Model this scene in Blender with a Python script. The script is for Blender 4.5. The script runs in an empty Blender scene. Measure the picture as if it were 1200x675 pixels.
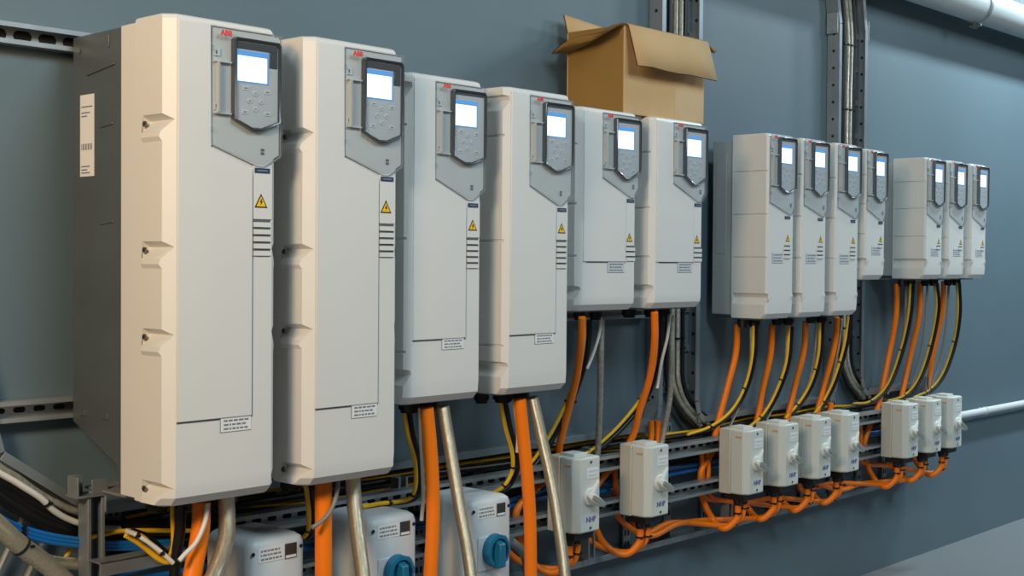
import bpy, bmesh, math, random
from mathutils import Vector, Matrix
random.seed(7)
SC = bpy.context.scene
COL = SC.collection
# ------------------------------------------------------------------ camera data (wall = plane y 0, x along the wall, z 0 = lens height)
CF = 1540.0; YAW, PITCH, ROLL, CD = math.radians(47.2915), math.radians(-1.1793), math.radians(0.42243), 2.94417
FW = Vector((math.sin(YAW)*math.cos(PITCH), math.cos(YAW)*math.cos(PITCH), math.sin(PITCH)))
R0 = Vector((math.cos(YAW), -math.sin(YAW), 0)); U0 = R0.cross(FW)
RV = R0*math.cos(ROLL)+U0*math.sin(ROLL); UV = -R0*math.sin(ROLL)+U0*math.cos(ROLL)
CAM = Vector((0, -CD, 0))
def at(u, v, y):                      # measured point of the photo at depth y from the wall
    d = CF*FW+(u-600)*RV+(337.5-v)*UV
    return CAM+d*((y+CD)/d.y)
def atx(u, v, x):
    d = CF*FW+(u-600)*RV+(337.5-v)*UV
    return CAM+d*(x/d.x)
# ------------------------------------------------------------------ materials
def lin(c):
    return tuple((x/12.92 if x <= .04045 else ((x+.055)/1.055)**2.4) for x in (v/255 for v in c))
def mat(name, rgb, rough=.5, metal=0, var=.06, scale=8, bump=0, bscale=200, spec=.5, aniso=None, wave=None, coat=0):
    m = bpy.data.materials.new(name); m.use_nodes = True
    nt = m.node_tree; b = nt.nodes['Principled BSDF']
    b.inputs['Roughness'].default_value = rough; b.inputs['Metallic'].default_value = metal
    b.inputs['Specular IOR Level'].default_value = spec
    b.inputs['Coat Weight'].default_value = coat
    tc = nt.nodes.new('ShaderNodeTexCoord')
    n = nt.nodes.new('ShaderNodeTexNoise'); n.inputs['Scale'].default_value = scale; n.inputs['Detail'].default_value = 4
    nt.links.new(tc.outputs['Object'], n.inputs['Vector'])
    r = nt.nodes.new('ShaderNodeValToRGB'); c = lin(rgb)
    r.color_ramp.elements[0].position = .3; r.color_ramp.elements[1].position = .7
    r.color_ramp.elements[0].color = tuple(x*(1-var) for x in c)+(1,)
    r.color_ramp.elements[1].color = tuple(min(1, x*(1+var)) for x in c)+(1,)
    nt.links.new(n.outputs['Fac'], r.inputs['Fac']); nt.links.new(r.outputs['Color'], b.inputs['Base Color'])
    if wave:
        w = nt.nodes.new('ShaderNodeTexWave'); w.inputs['Scale'].default_value = wave; w.inputs['Distortion'].default_value = 1.5
        w.bands_direction = 'DIAGONAL'; nt.links.new(tc.outputs['Object'], w.inputs['Vector'])
        bp = nt.nodes.new('ShaderNodeBump'); bp.inputs['Strength'].default_value = .5; bp.inputs['Distance'].default_value = .002
        nt.links.new(w.outputs['Fac'], bp.inputs['Height']); nt.links.new(bp.outputs['Normal'], b.inputs['Normal'])
    elif bump:
        n2 = nt.nodes.new('ShaderNodeTexNoise'); n2.inputs['Scale'].default_value = bscale; n2.inputs['Detail'].default_value = 3
        nt.links.new(tc.outputs['Object'], n2.inputs['Vector'])
        bp = nt.nodes.new('ShaderNodeBump'); bp.inputs['Strength'].default_value = bump; bp.inputs['Distance'].default_value = .001
        nt.links.new(n2.outputs['Fac'], bp.inputs['Height']); nt.links.new(bp.outputs['Normal'], b.inputs['Normal'])
    return m
def emit_mat(name, rgb, s):
    m = bpy.data.materials.new(name); m.use_nodes = True; nt = m.node_tree
    b = nt.nodes['Principled BSDF']; c = lin(rgb)+(1,)
    b.inputs['Base Color'].default_value = (.02, .02, .03, 1); b.inputs['Emission Color'].default_value = c; b.inputs['Emission Strength'].default_value = s
    return m
def lid_mat(name, rgb, alpha):
    m = bpy.data.materials.new(name); m.use_nodes = True; nt = m.node_tree
    out = nt.nodes['Material Output']; nt.nodes.remove(nt.nodes['Principled BSDF'])
    t = nt.nodes.new('ShaderNodeBsdfTransparent'); t.inputs[0].default_value = lin(rgb)+(1,)
    p = nt.nodes.new('ShaderNodeBsdfPrincipled'); p.inputs['Base Color'].default_value = lin((205, 212, 216))+(1,); p.inputs['Roughness'].default_value = .08
    fr = nt.nodes.new('ShaderNodeLayerWeight'); fr.inputs['Blend'].default_value = .12
    ad = nt.nodes.new('ShaderNodeMath'); ad.operation = 'MULTIPLY_ADD'; ad.use_clamp = True; ad.inputs[1].default_value = .40; ad.inputs[2].default_value = alpha
    nt.links.new(fr.outputs['Facing'], ad.inputs[0])
    mx = nt.nodes.new('ShaderNodeMixShader')
    nt.links.new(ad.outputs[0], mx.inputs[0]); nt.links.new(t.outputs[0], mx.inputs[1]); nt.links.new(p.outputs[0], mx.inputs[2])
    nt.links.new(mx.outputs[0], out.inputs['Surface'])
    return m
M = dict(
 wall=mat('wall_paint', (92, 112, 122), .55, var=.05, scale=1.2, bump=.15, bscale=60),
 floor=mat('floor_paint', (122, 125, 127), .45, var=.06, scale=1.5),
 cover=mat('drive_plastic', (217, 217, 214), .42, var=.015, scale=3, bump=.08, bscale=700),
 rear=mat('drive_rear_plastic', (176, 180, 180), .5, var=.02, scale=4),
 under=mat('drive_underside', (120, 123, 123), .55, var=.03, scale=5),
 steel=mat('dark_zinc_steel', (104, 112, 116), .42, .55, var=.10, scale=6, bump=.1, bscale=40),
 galv=mat('galvanised_steel', (168, 176, 180), .38, .7, var=.10, scale=14, bump=.1, bscale=60),
 galv_dull=mat('dull_galvanised_steel', (140, 148, 152), .45, .5, var=.12, scale=14),
 ladder_side=mat('cable_ladder_steel', (132, 144, 150), .42, .45, var=.1, scale=10),
 dark=mat('slot_dark', (14, 15, 16), .8, var=.02),
 black=mat('black_plastic', (20, 21, 22), .45, var=.05),
 bezel=mat('bezel_grey', (52, 56, 60), .3, var=.05, coat=.3),
 panel=mat('keypad_grey', (186, 190, 192), .4, var=.03),
 panel_d=mat('keypad_outline', (92, 98, 104), .4, var=.03),
 inlid=mat('lid_floor_grey', (196, 198, 196), .5, var=.03),
 orange=mat('orange_cable_sheath', (248, 124, 2), .42, var=.06, scale=10),
 yellow=mat('yellow_wire_sheath', (238, 186, 16), .4, var=.06, scale=10),
 ygr=mat('yellow_green_wire', (196, 158, 24), .4, var=.12, scale=30),
 blackc=mat('black_cable_sheath', (16, 17, 18), .4, var=.05),
 bluec=mat('blue_cable_sheath', (12, 110, 184), .4, var=.06),
 whitec=mat('white_cable_sheath', (214, 214, 208), .45, var=.03),
 greyc=mat('grey_cable_sheath', (128, 130, 128), .45, var=.05),
 braid=mat('braided_metal_hose', (208, 200, 176), .30, .75, var=.10, scale=90, wave=260),
 braidg=mat('braided_grey_cable', (176, 174, 160), .4, .45, var=.25, scale=80, wave=240),
 sw=mat('switch_plastic', (206, 210, 204), .45, var=.02, scale=6),
 swb=mat('switch_base_plastic', (192, 190, 178), .5, var=.03, scale=6),
 lever=mat('lever_grey', (136, 140, 138), .4, var=.04),
 leverl=mat('lever_light', (214, 218, 214), .4, var=.02),
 iso=mat('isolator_plastic', (204, 213, 217), .4, var=.02, scale=5),
 knob=mat('blue_knob_plastic', (18, 104, 140), .38, var=.06),
 label=mat('label_white', (228, 230, 230), .5, var=.02),
 label_g=mat('label_grey', (198, 204, 208), .5, var=.02),
 ink=mat('label_ink', (120, 126, 136), .6, var=.05),
 inkb=mat('blue_ink', (96, 110, 160), .6, var=.05),
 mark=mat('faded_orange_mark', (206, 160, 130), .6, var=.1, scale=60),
 rim=mat('lid_rim_grey', (138, 146, 152), .35, var=.03),
 navy=mat('navy_label', (30, 58, 92), .5, var=.03),
 red=mat('logo_red', (214, 44, 24), .5, var=.03),
 warn=mat('warning_yellow', (246, 196, 0), .5, var=.02),
 screw=mat('screw_steel', (120, 118, 108), .35, .8, var=.08),
 screen=emit_mat('lit_screen', (226, 242, 255), 1.9),
 screenb=emit_mat('screen_glow_blue', (80, 160, 235), .9),
 lid=lid_mat('clear_smoked_lid', (244, 247, 249), .025),
 card=mat('cardboard', (197, 163, 117), .85, var=.06, scale=5, bump=.2, bscale=30),
 card_dark=mat('cardboard_darker', (146, 112, 54), .85, var=.07, scale=5),
 card_e=mat('cardboard_edge', (96, 66, 36), .9, var=.2, scale=80),
 tape=mat('packing_tape', (196, 166, 122), .45, var=.04),
 pipew=mat('white_pipe', (214, 218, 218), .4, var=.02),
 pipes=mat('grey_pipe_paint', (176, 183, 185), .42, var=.04, scale=5),
)
# ------------------------------------------------------------------ mesh builder
class MB:
    def __init__(s): s.v = []; s.f = []; s.m = []
    def add(s, vs, fs, mi=0):
        o = len(s.v); s.v += [tuple(p) for p in vs]
        for f in fs: s.f.append([i+o for i in f]); s.m.append(mi)
    def box(s, x0, x1, y0, y1, z0, z1, mi=0):
        x0, x1 = sorted((x0, x1)); y0, y1 = sorted((y0, y1)); z0, z1 = sorted((z0, z1))
        s.add([(x0,y0,z0),(x1,y0,z0),(x1,y1,z0),(x0,y1,z0),(x0,y0,z1),(x1,y0,z1),(x1,y1,z1),(x0,y1,z1)],
              [(0,3,2,1),(4,5,6,7),(0,1,5,4),(1,2,6,5),(2,3,7,6),(3,0,4,7)], mi)
    def rings(s, rs, mi=0, caps=True, closed=True):
        n = len(rs[0]); vs = [p for r in rs for p in r]; fs = []
        for a in range(len(rs)-1):
            for i in range(n if closed else n-1):
                j = (i+1) % n
                fs.append((a*n+i, a*n+j, (a+1)*n+j, (a+1)*n+i))
        if caps: fs += [tuple(range(n-1, -1, -1)), tuple((len(rs)-1)*n+i for i in range(n))]
        s.add(vs, fs, mi)
    def prism(s, poly, a, b, axis, mi=0):            # poly 2-D, swept along axis from a to b
        f = {'x': lambda p, t: (t, p[0], p[1]), 'y': lambda p, t: (p[0], t, p[1]), 'z': lambda p, t: (p[0], p[1], t)}[axis]
        s.rings([[f(p, a) for p in poly], [f(p, b) for p in poly]], mi)
    def cyl(s, c, d, r, h, n=20, mi=0, r2=None):      # from c along d
        d = Vector(d).normalized(); c = Vector(c); t = d.orthogonal().normalized(); b = d.cross(t)
        r2 = r if r2 is None else r2
        s.rings([[c+d*hh+(t*math.cos(k*2*math.pi/n)+b*math.sin(k*2*math.pi/n))*rr for k in range(n)] for hh, rr in ((0, r), (h, r2))], mi)
    def lathe(s, c, d, prof, n=24, mi=0):             # prof (radius, distance along d)
        d = Vector(d).normalized(); c = Vector(c); t = d.orthogonal().normalized(); b = d.cross(t)
        s.rings([[c+d*h+(t*math.cos(k*2*math.pi/n)+b*math.sin(k*2*math.pi/n))*r for k in range(n)] for r, h in prof], mi)
    def bar(s, p, q, w, h, up=(0, 0, 1), mi=0):       # rectangular bar from p to q
        p = Vector(p); q = Vector(q); d = (q-p).normalized(); sd = d.cross(Vector(up)).normalized(); u = sd.cross(d)
        s.rings([[c+sd*w/2*a+u*h/2*b for a, b in ((-1,-1),(1,-1),(1,1),(-1,1))] for c in (p, q)], mi)
    def tube(s, pts, r, n=12, mi=0):
        pts = [Vector(p) for p in pts]; N = len(pts); rs = []
        t0 = (pts[1]-pts[0]).normalized(); nn = t0.orthogonal().normalized()
        for i in range(N):
            t = (pts[min(i+1, N-1)]-pts[max(i-1, 0)]).normalized()
            nn = (nn-t*nn.dot(t)).normalized(); b = t.cross(nn)
            rs.append([pts[i]+(nn*math.cos(k*2*math.pi/n)+b*math.sin(k*2*math.pi/n))*r for k in range(n)])
        s.rings(rs, mi)
    def build(s, name, mats, parent=None, bevel=0, seg=2, smooth=35, loc=None, solid=0):
        me = bpy.data.meshes.new(name); me.from_pydata(s.v, [], s.f)
        if not isinstance(mats, (list, tuple)): mats = [mats]
        for m in mats: me.materials.append(M[m] if isinstance(m, str) else m)
        me.polygons.foreach_set('material_index', s.m)
        bm = bmesh.new(); bm.from_mesh(me); bmesh.ops.recalc_face_normals(bm, faces=bm.faces); bm.to_mesh(me); bm.free()
        if smooth:
            me.polygons.foreach_set('use_smooth', [True]*len(me.polygons)); me.set_sharp_from_angle(angle=math.radians(smooth))
        o = bpy.data.objects.new(name, me); COL.objects.link(o)
        if parent: o.parent = parent
        if loc is not None: o.location = loc
        if solid:
            md = o.modifiers.new('thickness', 'SOLIDIFY'); md.thickness = solid; md.offset = -1
        if bevel:
            md = o.modifiers.new('edges', 'BEVEL'); md.width = bevel; md.segments = seg; md.limit_method = 'ANGLE'; md.angle_limit = math.radians(40); md.harden_normals = False
        return o
def spline(cp, per=8):
    cp = [Vector(p) for p in cp]
    if len(cp) == 2: return [cp[0].lerp(cp[1], i/per) for i in range(per+1)]
    P = [cp[0]*2-cp[1]]+cp+[cp[-1]*2-cp[-2]]; out = []
    for i in range(1, len(P)-2):
        a, b, c, d = P[i-1:i+3]
        for k in range(per):
            t = k/per
            out.append(.5*((2*b)+(c-a)*t+(2*a-5*b+4*c-d)*t*t+(3*b-a-3*c+d)*t**3))
    out.append(cp[-1]); return out
def tag(o, label=None, cat=None, group=None, kind=None):
    if label: o['label'] = label
    if cat: o['category'] = cat
    if group: o['group'] = group
    if kind: o['kind'] = kind
    return o
def thing(name, loc, label, cat, group=None):
    o = bpy.data.objects.new(name, None); COL.objects.link(o); o.location = loc; o.empty_display_size = .05
    return tag(o, label, cat, group)
def copy_tree(o, parent=None):
    c = o.copy(); COL.objects.link(c)
    if parent: c.parent = parent
    for ch in [x for x in KIDS.get(o.name, [])]: copy_tree(ch, c)
    return c
KIDS = {}
def index_kids():
    KIDS.clear()
    for o in COL.objects:
        if o.parent: KIDS.setdefault(o.parent.name, []).append(o)
def text_mesh(name, body, size, m, parent, loc, bold=.0, ext=.0004):
    cu = bpy.data.curves.new(name, 'FONT'); cu.body = body; cu.size = size; cu.extrude = ext; cu.offset = bold; cu.resolution_u = 2
    t = bpy.data.objects.new(name+'_curve', cu); COL.objects.link(t)
    me = bpy.data.meshes.new_from_object(t.evaluated_get(bpy.context.evaluated_depsgraph_get()))
    bpy.data.objects.remove(t); bpy.data.curves.remove(cu)
    me.transform(Matrix.Rotation(math.pi/2, 4, 'X')); me.materials.clear(); me.materials.append(M[m]); me.name = name
    o = bpy.data.objects.new(name, me); COL.objects.link(o); o.parent = parent; o.location = loc
    return o
def print_rows(b, x0, x1, z0, z1, y, rows, mi, seed):   # illegible print: short dashes in rows
    rnd = random.Random(seed); h = (z1-z0)/(rows*2+1)
    for k in range(rows):
        z = z1-h*(2*k+2); x = x0+(x1-x0)*.1
        while x < x1-(x1-x0)*.15:
            w = (x1-x0)*rnd.uniform(.05, .16); b.box(x, min(x+w, x1-(x1-x0)*.08), y-.0003, y, z, z+h*.9, mi); x += w+(x1-x0)*.035
ORD = ['first','second','third','fourth','fifth','sixth','seventh','eighth','ninth','tenth','eleventh','twelfth','thirteenth']
# ------------------------------------------------------------------ setting
b = MB(); b.box(-3, 16, 0, .2, -1.46, 2.6)
tag(b.build('wall_back', 'wall'), kind='structure')
b = MB(); b.box(-3, 16, -7, .2, -1.56, -1.46)
tag(b.build('floor', 'floor'), kind='structure')
# ------------------------------------------------------------------ drives
def cover_ring(W, D, yb, yg, c, z, ins=0, fr=0, side=0):
    D = D-fr; i = ins+side; s = side
    return [(s, yb, z), (s, yg, z), (i, yg, z), (i, -(D-c+ins), z), (c+s, -D, z), (W-c-s, -D, z), (W-i, -(D-c+ins), z), (W-i, yg, z), (W-s, yg, z), (W-s, yb, z)]
def make_drive(p, style):
    W, H, D = p['W'], p['H'], p['D']; c = p['c']; yb, yg = p['yb'], p['yg']
    root = thing('motor_drive', (0, 0, 0), '', 'drive', p['group'])
    F = -D
    # rear body
    b = MB()
    if style == 'A':
        prof = [(-.041, H-.012), (-.041, .155), (-.235, .072), (-.25, .018), (yb-.002, .018), (yb-.002, H-.01)]
        b.prism(prof, .006, W-.006, 'x', 0)
        body = b.build('rear_body', 'steel', root, .003)
        for sx in (.006, W-.006):
            for r_ in (((-.108, .976), (-.232, .992), .008), ((-.168, .851), (-.224, .856), .006), ((-.168, .626), (-.224, .631), .006), ((-.205, 1.03), (-.205, 1.06), .006)):
                b = MB(); b.bar((sx, r_[0][0], r_[0][1]), (sx, r_[1][0], r_[1][1]), .006, r_[2], up=(1, 0, 0)); b.build('pressed_rib', 'steel', body, .001)
            for y in (-.09, -.19): b = MB(); b.box(sx-.003, sx+.003, y-.014, y+.014, .172, .186); b.build('hinge_tab', 'steel', body, .001)
            b = MB(); b.cyl((sx-.004, -.075, 1.035), (1, 0, 0), .006, .008); b.build('rivet', 'steel', body)
        b = MB(); x = .0055
        b.box(x-.001, x, -.078, -.141, .738, .93, 0)
        for k in range(9): b.box(x-.0014, x-.001, -.084-.0058*k, -.086-.0058*k-.002*(k % 2), .80, .815, 1)
        for z in (.745, .752, .760, .878, .886, .9): b.box(x-.0014, x-.001, -.084, -.134+.012*(int(z*1000) % 3), z, z+.003, 1)
        tag(b.build('rating_sticker', ['label', 'ink'], body), 'tall white rating sticker')
    else:
        b.box(.006, W-.006, -.041, yb+.002, .012, H-.02)
        body = b.build('rear_body', 'rear', root, .004)
        b = MB()
        for sx in (.006, W-.006):
            b.box(sx-.0015, sx+.0015, -.041-.016, yb+.03, H*.35, H*.9)
        b.build('side_panel', 'rear', body, .001)
    # plastic cover, lofted from bottom to top
    lv = [(0, 0, .02, .004), (.002, 0, .016, .002), (.0195, 0, 0, 0)]
    if style == 'A':
        for zt in sorted(p['notch']):
            lv += [(zt-.060, 0, 0, 0), (zt-.050, -.005, 0, 0), (zt-.038, -.002, 0, 0), (zt-.0125, .0195, 0, 0), (zt, 0, 0, 0)]
        lv = [l for l in lv if l[0] >= 0]
        lv.sort()
    else:
        ev = [('g', z) for z in p['groove']]+[('n', z) for z in p['notch']]
        for k, z in sorted(ev, key=lambda t: t[1]):
            if k == 'g': lv += [(z-.005, 0, 0, 0), (z-.002, .005, 0, 0), (z+.003, .005, 0, 0), (z+.0045, 0, 0, 0)]
            else: lv += [(z-.024, 0, 0, 0), (z-.014, .006, 0, 0), (z+.006, .015, 0, 0), (z+.016, .013, 0, 0), (z+.020, 0, 0, 0)]
    lv += [(H-.012, 0, 0, 0), (H-.004, 0, .004, .002), (H, 0, .012, .006)]
    ch = .020
    rs = [cover_ring(W, D, yb if style == 'B' else -.326, yg, c, z, i, max(fr, ch-z*.9 if z < ch else 0), sd) for z, i, fr, sd in lv]
    b = MB(); b.rings(rs)
    cov = b.build('front_cover', 'cover', root, smooth=20)
    if style == 'A':
        b = MB(); b.box(.003, W-.003, yb, -.328, .006, H-.009)
        b.build('cover_flange', 'cover', root, .002)
        for zt in p['notch']:
            for s in (0, 1):
                b = MB(); x = .0015 if s == 0 else W-.0015
                b.cyl((x, yg-.009, zt-.019), (-1 if s == 0 else 1, 0, 0), .0065, .004, 12)
                b.box(x-.001+(-.004 if s == 0 else .004), x+(-.004 if s == 0 else .004), yg-.0135, yg-.0045, zt-.0198, zt-.0182, 1)
                b.build('screw', ['screw', 'dark'], cov)
    # underside plate with glands
    b = MB(); b.box(.025, W-.025, -.06, -(D-.05), -.006, .0)
    b.build('bottom_plate', 'under', root, .001)
    for gx in p['gland']:
        b = MB(); b.lathe((gx[0], gx[1], -.005), (0, 0, -1), [(gx[2], 0), (gx[2], .022), (gx[2]*.8, .023), (gx[2]*.8, .031)], 16); b.build('cable_gland', 'black', root)
    # raised upper panel on the front
    if 'slab' in p:
        x1, z0, xa = p['slab']; b = MB()
        zs = p['lid'][2]+.004
        pts = [(xa, z0), (x1, z0), (x1, p['lid'][3]-.006), (p['lid'][0], p['lid'][2]-.004), (p['lid'][0]-.002, H-.014), (c+.002 if xa < .03 else c+.002, H-.014)]
        if xa > .03: pts += [(c+.002, z0+.0), (xa, z0)][:1]
        b.prism(pts, F+.001, F-.0035, 'y')
        b.build('upper_cover', 'cover', root, .0015)
        b = MB(); b.box(xa, x1+.002, F-.0006, F, z0-.004, z0, 0)
        if p.get('vline'): b.box(x1, x1+.003, F-.0006, F, z0, p['lid'][3]-.02, 0)
        b.build('cover_joint', 'panel_d', root)
    # side strip with navy label, warning sticker, louvres
    sx0, sx1 = p['strip']
    b = MB()
    vz = p['vents']
    for k in range(p['nv']):
        z = vz-k*.0165
        b.box(sx0+.002, sx1-.008, F-.0006, F, z-.0035, z+(.0025 if k == 0 else .001), 1)
        b.box(sx0+.002, sx1-.008, F-.004, F, z-.0145, z-.0035, 0)
    b.build('louvre_vent', ['cover', 'panel_d'], root)
    if p['strip_line']:
        b = MB()
        zt_ = p['navy']+.006; zb_ = p['vents']+.004
        b.box(sx0+.001, sx1-.004, F-.002, F, zb_, zt_, 0); b.box(sx1-.004, sx1-.002, F-.0006, F, zb_, zt_, 1)
        b.build('strip_cover', ['cover', 'panel_d'], root)
    fy = F-(.002 if p['strip_line'] else 0)
    b = MB(); b.box(sx0+.004, sx1-.012, fy-.0015, fy, p['navy']-.011, p['navy'], 0); b.box(sx0+.010, sx1-.018, fy-.0018, fy-.0015, p['navy']-.007, p['navy']-.004, 1)
    tag(b.build('rating_tab', ['navy', 'ink'], root), 'small navy blue label')
    cx, z0, sz = p['tri']; b = MB(); h = sz*.9
    b.prism([(cx-sz/2, z0), (cx+sz/2, z0), (cx, z0+h)], fy, fy-.0006, 'y', 1)
    k = .74; b.prism([(cx-sz/2*k, z0+h*.09), (cx+sz/2*k, z0+h*.09), (cx, z0+h*.09+h*k)], fy-.0006, fy-.001, 'y', 0)
    b.prism([(cx+.001, z0+h*.62), (cx-.004, z0+h*.37), (cx-.0005, z0+h*.37), (cx-.002, z0+h*.16), (cx+.0045, z0+h*.45), (cx+.001, z0+h*.45), (cx+.003, z0+h*.62)], fy-.001, fy-.0013, 'y', 1)
    tag(b.build('warning_sticker', ['warn', 'black'], root), 'yellow triangle with black lightning bolt')
    # type label
    x0, x1, z0, z1 = p['label']; b = MB(); m = 'label' if style == 'A' or p.get('white') else 'label_g'
    b.box(x0, x1, F-.0012, F, z0, z1, 0); print_rows(b, x0, x1, z0, z1, F-.0012, 3, 1, 5)
    e = .0012
    for q in ((x0, x1, z0-e, z0), (x0-e, x0, z0-e, z1)): b.box(q[0], q[1], F-.0008, F, q[2], q[3], 2)
    b.build('type_label', [m, 'ink', 'panel_d'], root)
    # recess floor, keypad, lid, logo
    lx, lz1, lz0, dz, dx, rz, lr = p['lid'][0], p['lid'][1], p['lid'][2], p['lid'][3], p['lid'][4], p['lid'][5], p['lid'][6]
    out = [(lx, lz1), (lx, lz0), (dx, dz), (dx+.02, dz), (lr, rz), (lr, lz1)]
    ins = [(lx+.004, lz1-.004), (lx+.004, lz0+.002), (dx+.002, dz+.006), (dx+.018, dz+.006), (lr-.004, rz+.004), (lr-.004, lz1-.004)]
    b = MB(); b.prism(ins, F, F-.0008, 'y', 0)
    kx0, kx1, kz1, kzs, kzt = p['key']
    n1 = lz1-(lz1-lz0)*.30
    b.box(lx+.006, kx0-.004, F-.010, F-.0008, n1, n1+.003, 0); b.box(lx+.006, kx0-.004, F-.010, F-.0008, n1-.115, n1-.112, 0)
    b.box(lx+.012, lx+.016, F-.014, F-.0008, n1-.112, n1, 0)
    for z in (n1+.022, n1-.098): b.box(lx+.008, lx+.022, F-.004, F-.0008, z-.008, z+.008, 1); b.box(lx+.010, lx+.014, F-.0045, F-.004, z-.004, z+.004, 2)
    for z in (dz+.030, dz+.038): b.box(dx+.010, dx+.018, F-.003, F-.0008, z, z+.005, 2)
    b.build('lid_recess', ['inlid', 'label_g', 'panel_d'], root)
    mx = (kx0+kx1)/2
    def pent(e):
        return [(kx0+e+.006, kz1-e), (kx0+e, kz1-e-.006), (kx0+e, kzs+e*.3), (mx-.016, kzt+e), (mx+.012, kzt+e), (kx1-e, kzs+e*.3), (kx1-e, kz1-e-.006), (kx1-e-.006, kz1-e)]
    b = MB(); b.prism(pent(.0056), F-.0008, F-.010, 'y', 0)
    kp = b.build('control_panel', 'panel', root, .002)
    b = MB(); o = pent(0); i = pent(.0058); n = len(o)
    b.rings([[(q[0], F-.0008, q[1]) for q in o], [(q[0], F-.0145, q[1]) for q in o], [(q[0], F-.0165, q[1]) for q in pent(.002)], [(q[0], F-.015, q[1]) for q in i], [(q[0], F-.0008, q[1]) for q in i]], caps=False)
    b.build('bezel', 'bezel', kp)
    w = kx1-kx0
    sx0_, sx1_ = kx0+.010, kx0+.010+w*.62; sz1 = kz1-.040; sz0 = sz1-.057
    b = MB()
    if style == 'A': b.box(kx0+.008, kx1-.010, F-.0125, F-.010, kz1-.024, kz1-.009, 0); b.box(kx1-.032, kx1-.010, F-.0125, F-.010, kz1-.060, kz1-.024, 0)
    else: b.box(kx0+.008, kx1-.010, F-.0115, F-.010, kz1-.014, kz1-.008, 0)
    b.build('panel_header', 'bezel', kp, .001)
    b = MB(); b.box(sx0_-.002, sx1_+.005, F-.0112, F-.010, sz0-.003, sz1+.012, 0)
    b.build('screen_glow', 'screenb', kp)  # emissive blue border standing in for the screen's glow on its surround
    b = MB(); b.box(sx0_, sx1_, F-.0122, F-.0112, sz0, sz1, 0)
    tag(b.build('screen', 'screen', kp), 'lit white screen')
    b = MB(); bx = kx0+.012+w*.36; bz = sz0-.043
    for qx, qz in ((0, .018), (0, -.018), (-.016, 0), (.016, 0)): b.cyl((bx+qx, F-.010, bz+qz), (0, -1, 0), .0058, .002, 12, 0); b.cyl((bx+qx, F-.012, bz+qz), (0, -1, 0), .0022, .0004, 8, 1)
    for qx, qz in ((-.028, -.026), (.034, -.026), (-.026, .028), (.034, .024)): b.box(bx+qx-.009, bx+qx+.009, F-.0112, F-.010, bz+qz-.005, bz+qz+.005, 0); b.box(bx+qx-.005, bx+qx+.005, F-.0114, F-.0112, bz+qz-.002, bz+qz+.001, 1)
    b.build('keypad', ['label_g', 'ink'], kp)
    # transparent lid shell
    b = MB(); T = F-.014
    fr_ = [(q[0], T, q[1]) for q in ins]; md = [(q[0], T+.004, q[1]) for q in out]; bk = [(q[0], F-.001, q[1]) for q in out]
    b.rings([bk, md, fr_], caps=False); nn = len(b.v); b.f.append([nn-6+k for k in range(6)]); b.m.append(0)
    # window in the lid is closed by the panel's own glass, so the lid stays one shell
    tag(b.build('window_lid', 'lid', root), 'clear smoked hinged lid')
    b = MB(); ri = [(q[0]+(.0016 if q[0] < lr-.05 else -.0016), q[1]+(.0016 if q[1] < lz1-.01 else -.0016)) for q in out]
    b.rings([[(q[0], F-.0008, q[1]) for q in out], [(q[0], F-.0026, q[1]) for q in out], [(q[0], F-.0026, q[1]) for q in ri], [(q[0], F-.0008, q[1]) for q in ri]], caps=False)
    b.build('lid_rim', 'rim', root)
    for z in (lz0+.035, lz1-.05):
        b = MB(); b.box(lx-.003, lx+.003, F-.010, F, z-.006, z+.006, 0); b.build('lid_hinge', 'lid', root, .001)
    text_mesh('logo', 'ABB', p['logo'][2], 'red', root, (p['logo'][0], F-.0147, p['logo'][1]), bold=p['logo'][2]*.035)
    return root
DR = {}
def place(proto, x, z, label):
    proto.location = (x, 0, z); tag(proto, label); return proto
pA = dict(W=.300, H=1.082, D=.457, c=.022, yb=-.261, yg=-.357, group='tall drives at the left end of the wall', notch=[.863, .584, .391, .053],
  gland=[(.075, -.30, .028), (.15, -.33, .034), (.225, -.34, .036)], slab=(.222, .187, .024), vline=1, strip=(.224, .282), vents=.635, nv=5, strip_line=1, navy=.756, tri=(.246, .665, .036),
  label=(.138, .221, .155, .187), lid=(.110, 1.066, .800, .758, .236, .785, .301), key=(.164, .294, 1.047, .862, .840), logo=(.126, 1.046, .017))
d1 = make_drive(pA, 'A'); place(d1, 1.5903, -.5466, 'leftmost and nearest tall drive, its dark steel side with a white sticker in full view')
index_kids(); d2 = copy_tree(d1); place(d2, 1.9752, -.5466, 'tall cream-sided drive second from the left, cream side partly shaded by the nearest drive')
pB = dict(W=.285, H=.879, D=.400, c=.016, yb=-.13, yg=-.14, group='middle-height drives between the tall ones and the box', notch=[.075, .835], groove=[.14, .74, .44],
  gland=[(.05, -.26, .022), (.11, -.29, .03), (.18, -.29, .033)], slab=(.215, .171, .018), vline=1, strip=(.217, .272), vents=.443, nv=5, strip_line=1, navy=.541, tri=(.240, .466, .034), white=1,
  label=(.127, .209, .142, .171), lid=(.096, .862, .601, .548, .222, .578, .286), key=(.152, .281, .847, .666, .646), logo=(.112, .846, .016))
d3 = make_drive(pB, 'B'); place(d3, 2.352, -.383, 'bluish grey drive third from the left, just right of the two tall ones')
index_kids(); d4 = copy_tree(d3); place(d4, 2.729, -.383, 'drive fourth from the left, left of the two drives carrying the cardboard box')
pC = dict(W=.300, H=.638, D=.330, c=.018, yb=-.11, yg=-.12, group='drives under the cardboard box', notch=[.06], groove=[.172, .335, .52],
  gland=[(.06, -.19, .026), (.15, -.21, .02), (.22, -.22, .022)], slab=(.232, .155, .037), strip=(.236, .290), vents=.205, nv=3, strip_line=0, navy=.358, tri=(.256, .220, .032),
  label=(.144, .228, .121, .154), lid=(.112, .626, .421, .362, .258, .392, .302), key=(.168, .298, .614, .446, .419), logo=(.120, .611, .016))
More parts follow.
